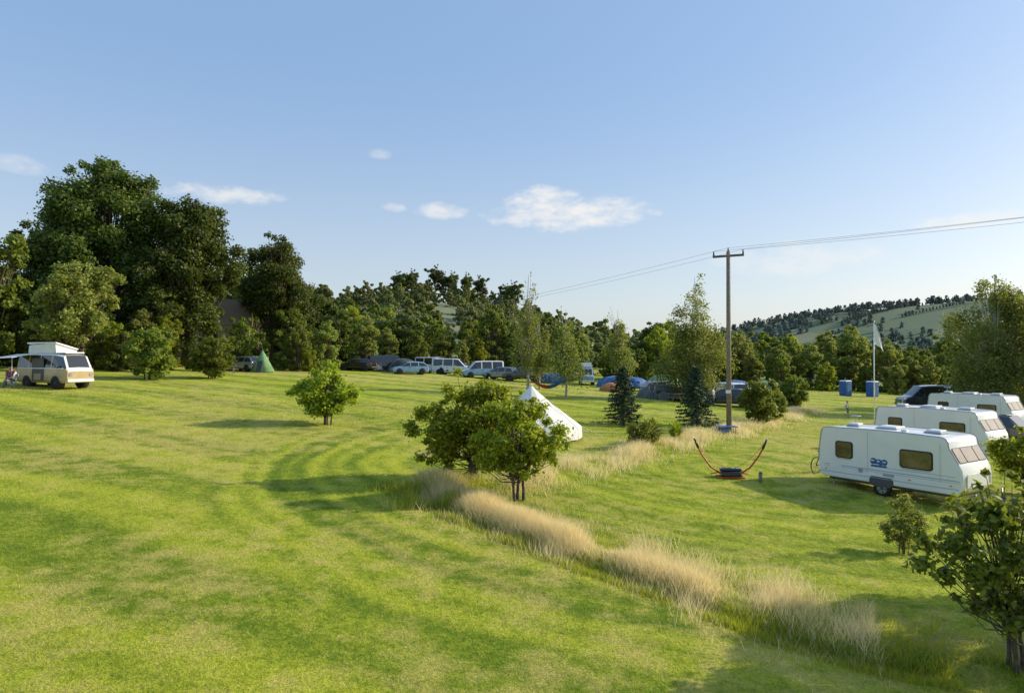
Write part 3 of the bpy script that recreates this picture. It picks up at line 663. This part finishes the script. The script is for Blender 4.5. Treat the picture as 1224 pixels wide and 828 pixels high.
# ------------------------------------------------------------------ tents
def belltent():
    x,y=.95,33.6;e=empty('bell_tent',x,y,G(x,y))
    n=72;bm=bmesh.new();R=2.5;H=2.5;hw_=.5;levels=[(0,R*1.0),(hw_,R*.99)]
    for k in range(1,11):
        t=k/10;levels.append((hw_+(H-hw_)*t,R*.99*((1-t)**1.12)+.03))
    rings=[]
    for li,(z,r) in enumerate(levels):
        ring=[]
        for i in range(n):
            a=2*math.pi*i/n;ph=(i%6)/6.;sag=1-.045*math.sin(math.pi*ph)*(1 if 0<li<len(levels)-1 else .6)
            ring.append(bm.verts.new((math.cos(a)*r*sag,math.sin(a)*r*sag,z-(.05*math.sin(math.pi*ph) if li==1 else 0))))
        rings.append(ring)
    for A,B in zip(rings,rings[1:]):
        for i in range(n): bm.faces.new((A[i],A[(i+1)%n],B[(i+1)%n],B[i])).smooth=True
    obj_bm('canvas',bm,mCream,e);cyl('pole_cap',e,(0,0,H-.03),(0,0,H+.12),.06,mCream,.03)
    for i in range(12):
        a=2*math.pi*(i+.0)/12;tubeobj('guy_rope',e,[(math.cos(a)*R,math.sin(a)*R,hw_),(math.cos(a)*(R+1.0),math.sin(a)*(R+1.0),0.0)],.008,mCream,4)
    for a0 in (-1.4,-1.2,-.5):
        tubeobj('door_seam',e,[(math.cos(a0)*2.5,math.sin(a0)*2.5,.02),(math.cos(a0)*2.49,math.sin(a0)*2.49,.5),(math.cos(a0)*.9,math.sin(a0)*.9,1.83)],.015,mGrey,5)
belltent()
def dome(name,x,y,r,h,mat,sx=1.3,rz=0):
    e=empty(name,x,y,G(x,y),rz);bm=bmesh.new();n=24;rings=[]
    for k in range(8):
        t=k/7;z=h*math.sin(t*math.pi/2);q=math.cos(t*math.pi/2)**.85
        rings.append([bm.verts.new((math.cos(2*math.pi*i/n)*r*sx*q*(1+.07*math.cos(8*math.pi*i/n)),math.sin(2*math.pi*i/n)*r*q*(1+.07*math.cos(8*math.pi*i/n)),z)) for i in range(n)])
    for A,B in zip(rings,rings[1:]):
        for i in range(n):
            f=bm.faces.new((A[i],A[(i+1)%n],B[(i+1)%n],B[i]));f.smooth=True
    bmesh.ops.remove_doubles(bm,verts=bm.verts,dist=.001)
    obj_bm('flysheet',bm,mat,e)
    for s in (-1,1):
        tubeobj('tent_pole',e,[(s*math.cos(t)*r*sx*.8,math.cos(t)*r*.8,h*1.01*math.sin(t)) for t in np.linspace(0,math.pi,14)],.015,mGrey,5)
    box('porch_door',e,(0,-r*.93,h*.33),(r*.7,.03,h*.62),mRub,.02,rot=(rad(-18),0,0))
    return e
dome('dome_tent',13.3,61.5,1.7,1.3,mTGrey,1.2);dome('dome_tent',16.2,73,2,1.9,mTGreen,1.2,.5);dome('dome_tent',11.4,76,1.5,1.3,mTBlue);dome('dome_tent',19,74,1.8,1.7,mTDark)
dome('dome_tent',-13.2,83,1.6,1.7,mTDark,1.2);dome('dome_tent',-17.2,84,1.4,1.5,mTGrey);dome('dome_tent',13.9,78,1.3,1.2,mTBlue);dome('dome_tent',4.6,80,1.3,1.2,mTBlue);dome('dome_tent',10.3,70,1.0,.9,mTOr);dome('dome_tent',25.5,78,1.6,1.5,mTBlue);dome('dome_tent',30.5,82,1.5,1.4,mTGreen);dome('dome_tent',17.6,66,1.2,1.1,mTBlue)
tp=empty('tipi_tent',-25.2,69,G(-25.2,69));cyl('canvas',tp,(0,0,0),(0,0,2.2),1.2,mTGreen,.04,10);cyl('pole_tip',tp,(0,0,2.2),(0,0,2.4),.03,mWood);box('tent_door',tp,(.0,-.92,.6),(.5,.04,1.2),mTDark,.01,rot=(rad(-28),0,0))
# ------------------------------------------------------------------ pole, wires, flag, toilets etc.
px,py=12.06,38.0;pz=G(px,py)
up_=empty('utility_pole',px,py,pz,rad(-30))
cyl('pole',up_,(0,0,-.3),(0,0,10.0),.15,mWood,.105,16)
box('crossarm',up_,(0,0,9.75),(1.7,.12,.12),mDGrey,.01)
for k in (-.8,-.0,.8):
    cyl('insulator',up_,(k,0,9.81 if k else 10.0),(k,0,10.05 if k else 10.2),.05,mDGrey,.035,10)
box('stay_plate',up_,(0,-.17,2.2),(.25,.03,.18),mWhite)
pl=empty('power_line')
Ro=Matrix.Rotation(rad(-30),3,'Z')
ends=[(46,-8,10.9),(-30,100,9.5)]
for q in ends: 
    p2=empty('utility_pole',q[0],q[1],G(q[0],q[1]),rad(-30));hh=q[2]-G(q[0],q[1])
    cyl('pole',p2,(0,0,-.3),(0,0,hh),.16,mWood,.11);box('crossarm',p2,(0,0,hh-.25),(1.7,.12,.12),mDGrey,.01)
for k in (-.8,0,.8):
    o=Ro@Vector((k,0,0));a=np.array([px+o.x,py+o.y,pz+(10.05 if k else 10.2)])
    for q in ends:
        b=np.array([q[0]+o.x,q[1]+o.y,q[2]]);t=np.linspace(0,1,30)[:,None]
        P=a*(1-t)+b*t;P[:,2]-=(4*(.7+.1*k if q[1]<0 else 1.2)*t*(1-t))[:,0];tubeobj('wire',pl,P,.007,mGrey,4)
fx,fy=22.8,43.0;fp=empty('flag_pole',fx,fy,G(fx,fy))
cyl('pole',fp,(0,0,-.1),(0,0,6.8),.045,mWhite,.025,12);cyl('finial',fp,(0,0,6.8),(0,0,6.9),.05,mMetal)
bm=bmesh.new();gr=[[bm.verts.new((.04+u*.62*(.25+.75*(1-v)**.7),.12*math.sin(u*8+v*2)*u,6.7-1.25*(1-v)-.25*u*(1-v)-.25*u*u)) for u in np.linspace(0,1,12)] for v in np.linspace(0,1,9)]
for i in range(8):
    for j in range(11): bm.faces.new((gr[i][j],gr[i][j+1],gr[i+1][j+1],gr[i+1][j])).smooth=True
obj_bm('flag',bm,mShirtW,fp)
for (x,y) in [(41.0,84),(44.3,84)]:
    t=empty('portable_toilet',x,y,G(x,y),rad(25));t.scale=(.92,.92,.85)
    box('cabin',t,(0,0,1.05),(1.1,1.1,2.1),mBlue,.04);box('roof',t,(0,0,2.18),(1.2,1.2,.16),mWhite,.06,taper=.8)
    box('door',t,(0,-.56,1.0),(.75,.04,1.85),mTBlue,.02);box('vent',t,(0,-.585,1.75),(.4,.02,.15),mDGrey);box('door_handle',t,(.28,-.59,1.05),(.05,.03,.16),mWhite)
    cyl('vent_pipe',t,(.35,.35,2.1),(.35,.35,2.6),.05,mDGrey)
b_=empty('wooden_bollard',9.15,25.2,G(9.15,25.2));cyl('post',b_,(0,0,-.1),(0,0,.34),.07,mWood,.065);cyl('cap',b_,(0,0,.34),(0,0,.37),.075,mDGrey,.05)
tb=empty('camping_table',11.6,37.0,G(11.6,37.0))
box('table_top',tb,(0,0,.4),(1.1,.55,.04),mBlue,.01);[cyl('leg',tb,(a*.45,b*.2,0),(a*.45,b*.2,.38),.018,mBlue) for a in (-1,1) for b in (-1,1)]
box('storage_box',tb,(-.15,0,.2),(.5,.35,.25),mBlue,.03)
hm=empty('hammock_stand',8.2,25.7,G(8.2,25.7),rad(-8))
box('weighted_base',hm,(0,0,.14),(.75,.5,.16),mBlack,.05);box('base_foot',hm,(0,-.2,.035),(1.0,.08,.06),mRed,.02);box('base_foot',hm,(0,.2,.035),(1.0,.08,.06),mRed,.02)
for s in (-1,1):
    tubeobj('arm',hm,[(s*.3,0,.12),(s*.7,0,.38),(s*1.0,0,.78),(s*1.2,0,1.15)],.032,mRed,8)
    cyl('arm_tip',hm,(s*1.17,0,1.1),(s*1.32,0,1.45),.05,mBlack,.035)
    cyl('prop',hm,(s*.35,0,.2),(s*.72,0,.14),.02,mRed)
tubeobj('hanging_strap',hm,[(t*1.25,0,.34+1.0*abs(t)**1.7) for t in np.linspace(-1,1,17)],.009,mRed,5)
box('folded_sling',hm,(0,0,.3),(.8,.3,.14),mBlack,.06)
hk=empty('hammock',3.0,57.2,G(3.0,57.2))
bm=bmesh.new();gr=[[bm.verts.new((u*1.5,v*.45*math.cos(u*1.45),1.45-.75*math.cos(u*math.pi/2)+.3*v*v*math.cos(u*1.4))) for v in np.linspace(-1,1,7)] for u in np.linspace(-1,1,17)]
for i in range(16):
    for j in range(6):
        f=bm.faces.new((gr[i][j],gr[i][j+1],gr[i+1][j+1],gr[i+1][j]));f.material_index=1 if i>7 else 0;f.smooth=True
obj_bm('cloth',bm,[mRed,mBlue],hk)
tubeobj('rope',hk,[(-1.7,.2,1.8),(-1.5,0,1.45)],.012,mCream);tubeobj('rope',hk,[(1.5,0,1.45),(1.55,-.1,1.8)],.012,mCream)
bk=empty('bicycle',12.75,28.0,G(12.75,28.0),rad(33))
for cx in (-.52,.52):
    P=[(cx+.33*math.cos(a),0,.34+.33*math.sin(a)) for a in np.linspace(0,2*math.pi,33)]
    tubeobj('tyre',bk,P,.02,mRub,6)
    for k in range(10):
        a=math.pi*k/10;tubeobj('spoke',bk,[(cx+.32*math.cos(a),0,.34+.32*math.sin(a)),(cx-.32*math.cos(a),0,.34-.32*math.sin(a))],.002,mMetal,3)
for a,b in [((-.52,0,.34),(-.08,0,.32)),((-.08,0,.32),(-.2,0,.85)),((-.2,0,.8),(-.52,0,.34)),((-.2,0,.78),(.34,0,.82)),((-.08,0,.32),(.36,0,.75)),((.34,0,.95),(.52,0,.34))]:
    cyl('frame_tube',bk,a,b,.018,mBlack,seg=8)
box('saddle',bk,(-.22,0,.9),(.24,.13,.05),mBlack,.02);cyl('handlebar',bk,(.32,-.28,.98),(.32,.28,.98),.014,mBlack,seg=8)
# ------------------------------------------------------------------ people
def person(name,x,y,rz,h,top,bottom,pose='stand',bare_legs=False,zoff=0):
    e=empty(name,x,y,G(x,y)+zoff,rz);k=h/1.75
    if pose=='stand':
        J={'pel':(0,0,.95),'wa':(0,.01,1.08),'ch':(0,.02,1.32),'nk':(0,.01,1.47),'hd':(0,0,1.53),
           'hl':(.1,0,.9),'kl':(.12,-.03,.5),'al':(.12,.03,.09),'tl':(.14,-.14,.035),
           'hr':(-.1,0,.9),'kr':(-.11,-.12,.5),'ar':(-.11,-.06,.09),'tr':(-.13,-.22,.035),
           'sl':(.18,.02,1.40),'el':(.25,.03,1.12),'wl':(.26,-.1,.88),'pl':(.26,-.14,.80),
           'sr':(-.18,.02,1.40),'er':(-.25,.03,1.12),'wr':(-.27,-.08,.88),'pr':(-.27,-.12,.80)}
    else:
        J={'pel':(0,0,.5),'wa':(0,.06,.64),'ch':(0,.12,.88),'nk':(0,.11,1.03),'hd':(0,.09,1.09),
           'hl':(.1,-.03,.48),'kl':(.14,-.45,.5),'al':(.14,-.42,.09),'tl':(.16,-.56,.035),
           'hr':(-.1,-.03,.48),'kr':(-.14,-.45,.5),'ar':(-.14,-.5,.09),'tr':(-.16,-.64,.035),
           'sl':(.18,.12,.96),'el':(.24,.0,.72),'wl':(.16,-.22,.64),'pl':(.13,-.29,.62),
           'sr':(-.18,.12,.96),'er':(-.24,.0,.72),'wr':(-.16,-.22,.64),'pr':(-.13,-.29,.62)}
    Rr={'pel':.135,'wa':.12,'ch':.145,'nk':.055,'hd':.055,'hl':.09,'kl':.055,'al':.038,'tl':.03,'sl':.055,'el':.04,'wl':.028,'pl':.035}
    for a in list(Rr):
        if a.endswith('l') and a!='pel': Rr[a[:-1]+'r']=Rr[a]
    names=list(J);idx={a:i for i,a in enumerate(names)}
    E=[('pel','wa'),('wa','ch'),('ch','nk'),('nk','hd')]
    for s in 'lr': E+=[('pel','h'+s),('h'+s,'k'+s),('k'+s,'a'+s),('a'+s,'t'+s),('ch','s'+s),('s'+s,'e'+s),('e'+s,'w'+s),('w'+s,'p'+s)]
    me=bpy.data.meshes.new('body');me.from_pydata([tuple(c*k for c in J[a]) for a in names],[(idx[a],idx[b]) for a,b in E],[])
    o=bpy.data.objects.new('body',me);link(o,e)
    o.modifiers.new('sk','SKIN')
    if not me.skin_vertices: 
        with bpy.context.temp_override(object=o,active_object=o): bpy.ops.mesh.customdata_skin_add()
    for a in names:
        sv=me.skin_vertices[0].data[idx[a]];r=Rr[a]*k;sv.radius=(r,r*(.8 if a in('pel','wa','ch') else 1));sv.use_root=(a=='pel')
    o.modifiers.new('ss','SUBSURF').levels=2
    dg=bpy.context.evaluated_depsgraph_get();m2=bpy.data.meshes.new_from_object(o.evaluated_get(dg))
    o.modifiers.clear();o.data=m2;m2.materials.clear()
    for m_ in (top,bottom,mSkin,mRub): m2.materials.append(m_)
    jp={a:Vector(J[a])*k for a in names}
    for p in m2.polygons:
        c=p.center;p.use_smooth=True
        na=min(names,key=lambda a:(jp[a]-c).length)
        if na in('wl','wr','pl','pr','nk','hd'): mi=2
        elif na in('el','er'): mi=2
        elif na in('pel','hl','hr'): mi=1
        elif na in('kl','kr'): mi=2 if bare_legs and c.z<.5*k else 1
        elif na in('al','ar'): mi=2 if bare_legs else 1
        elif na in('tl','tr'): mi=3
        else: mi=0
        p.material_index=mi
    hd=jp['hd']
    bm=bmesh.new();bmesh.ops.create_uvsphere(bm,u_segments=20,v_segments=14,radius=.115*k)
    for v in bm.verts:
        v.co.x*=.78;v.co.y*=.92;v.co.z*=1.12
        if v.co.z<0: v.co.x*=1+v.co.z*1.6/k;v.co.y+=v.co.z*.12
        if abs(v.co.x)<.02*k and v.co.y<0 and abs(v.co.z+.01*k)<.03*k: v.co.y-=.018*k
    for f in bm.faces:
        c=f.calc_center_median();f.smooth=True
        f.material_index=1 if (c.z>.045*k or (c.y>.01*k and c.z>-.06*k)) else 0
    o=obj_bm('head',bm,[mSkin,mHair],e);o.location=hd+Vector((0,-.01*k,.10*k))
    for s in (-1,1):
        b0=hd+Vector((s*.035*k,-.107*k,.105*k));cyl('eye',e,b0,b0+Vector((0,-.006,0)),.011*k,mRub,seg=8)
        b0=hd+Vector((s*.09*k,0,.09*k));box('ear',e,b0,(.02*k,.035*k,.055*k),mSkin,.008)
    box('mouth',e,hd+Vector((0,-.103*k,.04*k)),(.045*k,.01,.01*k),mRedL)
    for s in 'lr':
        p=jp['p'+s];w=jp['w'+s];d=(p-w).normalized();sd=Vector((1,0,0)) if s=='l' else Vector((-1,0,0));ac=d.cross(sd).normalized()
        for q,(off,ln) in enumerate([(-.03,.065),(-.01,.075),(.01,.07),(.03,.055)]):
            a=p+ac*off*k+d*.01*k;tubeobj('finger',e,[a,a+d*ln*.6*k,a+d*ln*k-sd*.015*k],[.009*k,.008*k,.006*k],mSkin,6)
        tubeobj('thumb',e,[w+d*.03*k+ac*-.03*k,w+d*.06*k+ac*-.06*k],[.011*k,.008*k],mSkin,6)
    return e
def chair(x,y,rz):
    c=empty('camping_chair',x,y,G(x,y),rz)
    box('seat',c,(0,0,.42),(.5,.45,.03),mTBlue,.01);box('backrest',c,(0,.25,.7),(.5,.03,.5),mTBlue,.01,rot=(rad(-12),0,0))
    for a in (-1,1):
        cyl('leg',c,(a*.25,-.22,0),(a*.25,.2,.43),.012,mMetal,seg=8);cyl('leg',c,(a*.25,.22,0),(a*.25,-.2,.43),.012,mMetal,seg=8);cyl('back_post',c,(a*.25,.2,.4),(a*.25,.32,.95),.012,mMetal,seg=8)
person('child',25.6,52.2,rad(30),1.25,mShirtW,mDenim,bare_legs=True)
person('person',12.2,59.5,rad(-20),1.7,mDBlue,mDenim);person('person',16.8,57,rad(60),1.65,mShirtW,mDenim)
for (x,y,a,sh) in [(-31.6,43.0,30,mShirtR),(-30.6,41.9,-60,mShirtW)]:
    chair(x,y,rad(a));person('seated_person',x,y,rad(a),1.7,sh,mDenim,'sit',zoff=-.02)
def picnic(x,y,rz):
    p=empty('picnic_table',x,y,G(x,y),rz)
    for k in range(4): box('top_plank',p,(0,-.3+.2*k,.74),(1.8,.18,.04),mWood,.005)
    for s in (-1,1):
        box('bench',p,(0,s*.72,.44),(1.8,.25,.04),mWood,.005)
        box('cross_rail',p,(s*.65,0,.4),(.05,1.6,.09),mWood);box('leg',p,(s*.65,-.35,.36),(.06,.09,.82),mWood,rot=(rad(-28),0,0));box('leg',p,(s*.7,.35,.36),(.06,.09,.82),mWood,rot=(rad(28),0,0))
picnic(-27.0,64.5,.3);picnic(14.6,58.5,.6)
# ------------------------------------------------------------------ world, sun, camera
SUN=Vector((.95,.27,0)).normalized();EL=25
w=bpy.data.worlds.new('World');S.world=w;w.use_nodes=True;nt=NT(w.node_tree);nt.n.clear()
sky=nt.node('ShaderNodeTexSky',sky_type='NISHITA');sky.sun_disc=False;sky.sun_elevation=rad(EL);sky.sun_rotation=math.atan2(SUN.x,SUN.y)
sky.air_density=1.0;sky.dust_density=1.6;sky.ozone_density=1.2;sky.altitude=0
bg=nt.node('ShaderNodeBackground');nt.put(bg.inputs[0],sky.outputs[0]);bg.inputs[1].default_value=.15
tc=nt.node('ShaderNodeTexCoord').outputs['Generated'];sp=nt.node('ShaderNodeSeparateXYZ');nt.put(sp.inputs[0],tc)
az=nt.m('MULTIPLY',nt.m('ARCTAN2',sp.outputs[0],sp.outputs[1]),57.2958);el=nt.m('MULTIPLY',nt.m('ARCSINE',sp.outputs[2]),57.2958)
cb=nt.node('ShaderNodeCombineXYZ');nt.put(cb.inputs[0],az);nt.put(cb.inputs[1],nt.m('MULTIPLY',el,2.0))
nz=nt.noise(cb.outputs[0],.42,6,.6)
dens=None
for (a,e_,hw1,hh1,amp) in [(5.0,11.7,7.8,1.6,1),(2.6,12.7,3.6,1.5,1),(-6.1,11.9,2.4,.85,.85),(-9.9,12.1,1.3,.5,.6),(-10.9,16.2,1.1,.55,.5),(-23.0,12.3,4.8,.8,.8),(22.6,7.4,7,1.5,.5),(34,9.4,4.2,.7,.8),(-36.5,12.8,2.2,.7,.5),(31,4.6,7,.7,.4),(75,12,9,2,1),(-90,14,8,2,1)]:
    ex=nt.m('DIVIDE',nt.m('SUBTRACT',az,a),hw1);ez=nt.m('DIVIDE',nt.m('SUBTRACT',el,e_),hh1)
    q=nt.m('SUBTRACT',1,nt.m('ADD',nt.m('MULTIPLY',ex,ex),nt.m('MULTIPLY',ez,ez)))
    q=nt.m('ADD',q,nt.m('MULTIPLY',nt.m('SUBTRACT',nz,.5),2.8));q=nt.m('MULTIPLY',nt.sstep(q,.0,1.4),amp)
    dens=q if dens is None else nt.m('MAXIMUM',dens,q)
# haze veil added to brighten the sky and fill shade, whiter towards the horizon
bgv=nt.node('ShaderNodeBackground');bgv.inputs[1].default_value=.95
nt.put(bgv.inputs[0],nt.mix(nt.sstep(el,-2,24),c4((.80,.88,.96)),c4((.37,.61,1.0))))
mv=nt.node('ShaderNodeMixShader');mv.inputs[0].default_value=.54;nt.l.new(bg.outputs[0],mv.inputs[1]);nt.l.new(bgv.outputs[0],mv.inputs[2])
bg2=nt.node('ShaderNodeBackground');bg2.inputs[0].default_value=(1,.975,.94,1);bg2.inputs[1].default_value=.95
mx=nt.node('ShaderNodeMixShader');nt.put(mx.inputs[0],nt.m('MULTIPLY',dens,.9));nt.l.new(mv.outputs[0],mx.inputs[1]);nt.l.new(bg2.outputs[0],mx.inputs[2])
wo=nt.node('ShaderNodeOutputWorld');nt.l.new(mx.outputs[0],wo.inputs[0])
ld=bpy.data.lights.new('sun','SUN');ld.energy=5.0;ld.angle=rad(.5);ld.color=(1,.90,.71)
lo=bpy.data.objects.new('sun',ld);link(lo);d=Vector((SUN.x*math.cos(rad(EL)),SUN.y*math.cos(rad(EL)),math.sin(rad(EL))))
lo.rotation_euler=d.to_track_quat('Z','Y').to_euler();lo.location=(30,10,30)
cd=bpy.data.cameras.new('camera');cd.lens=24;cd.sensor_width=36;cd.clip_end=12000;cd.clip_start=.1
co=bpy.data.objects.new('camera',cd);link(co);co.location=(0,0,5);co.rotation_euler=(rad(90.77),0,0);S.camera=co
S.view_settings.view_transform='Standard';S.view_settings.look='None';S.view_settings.exposure=0
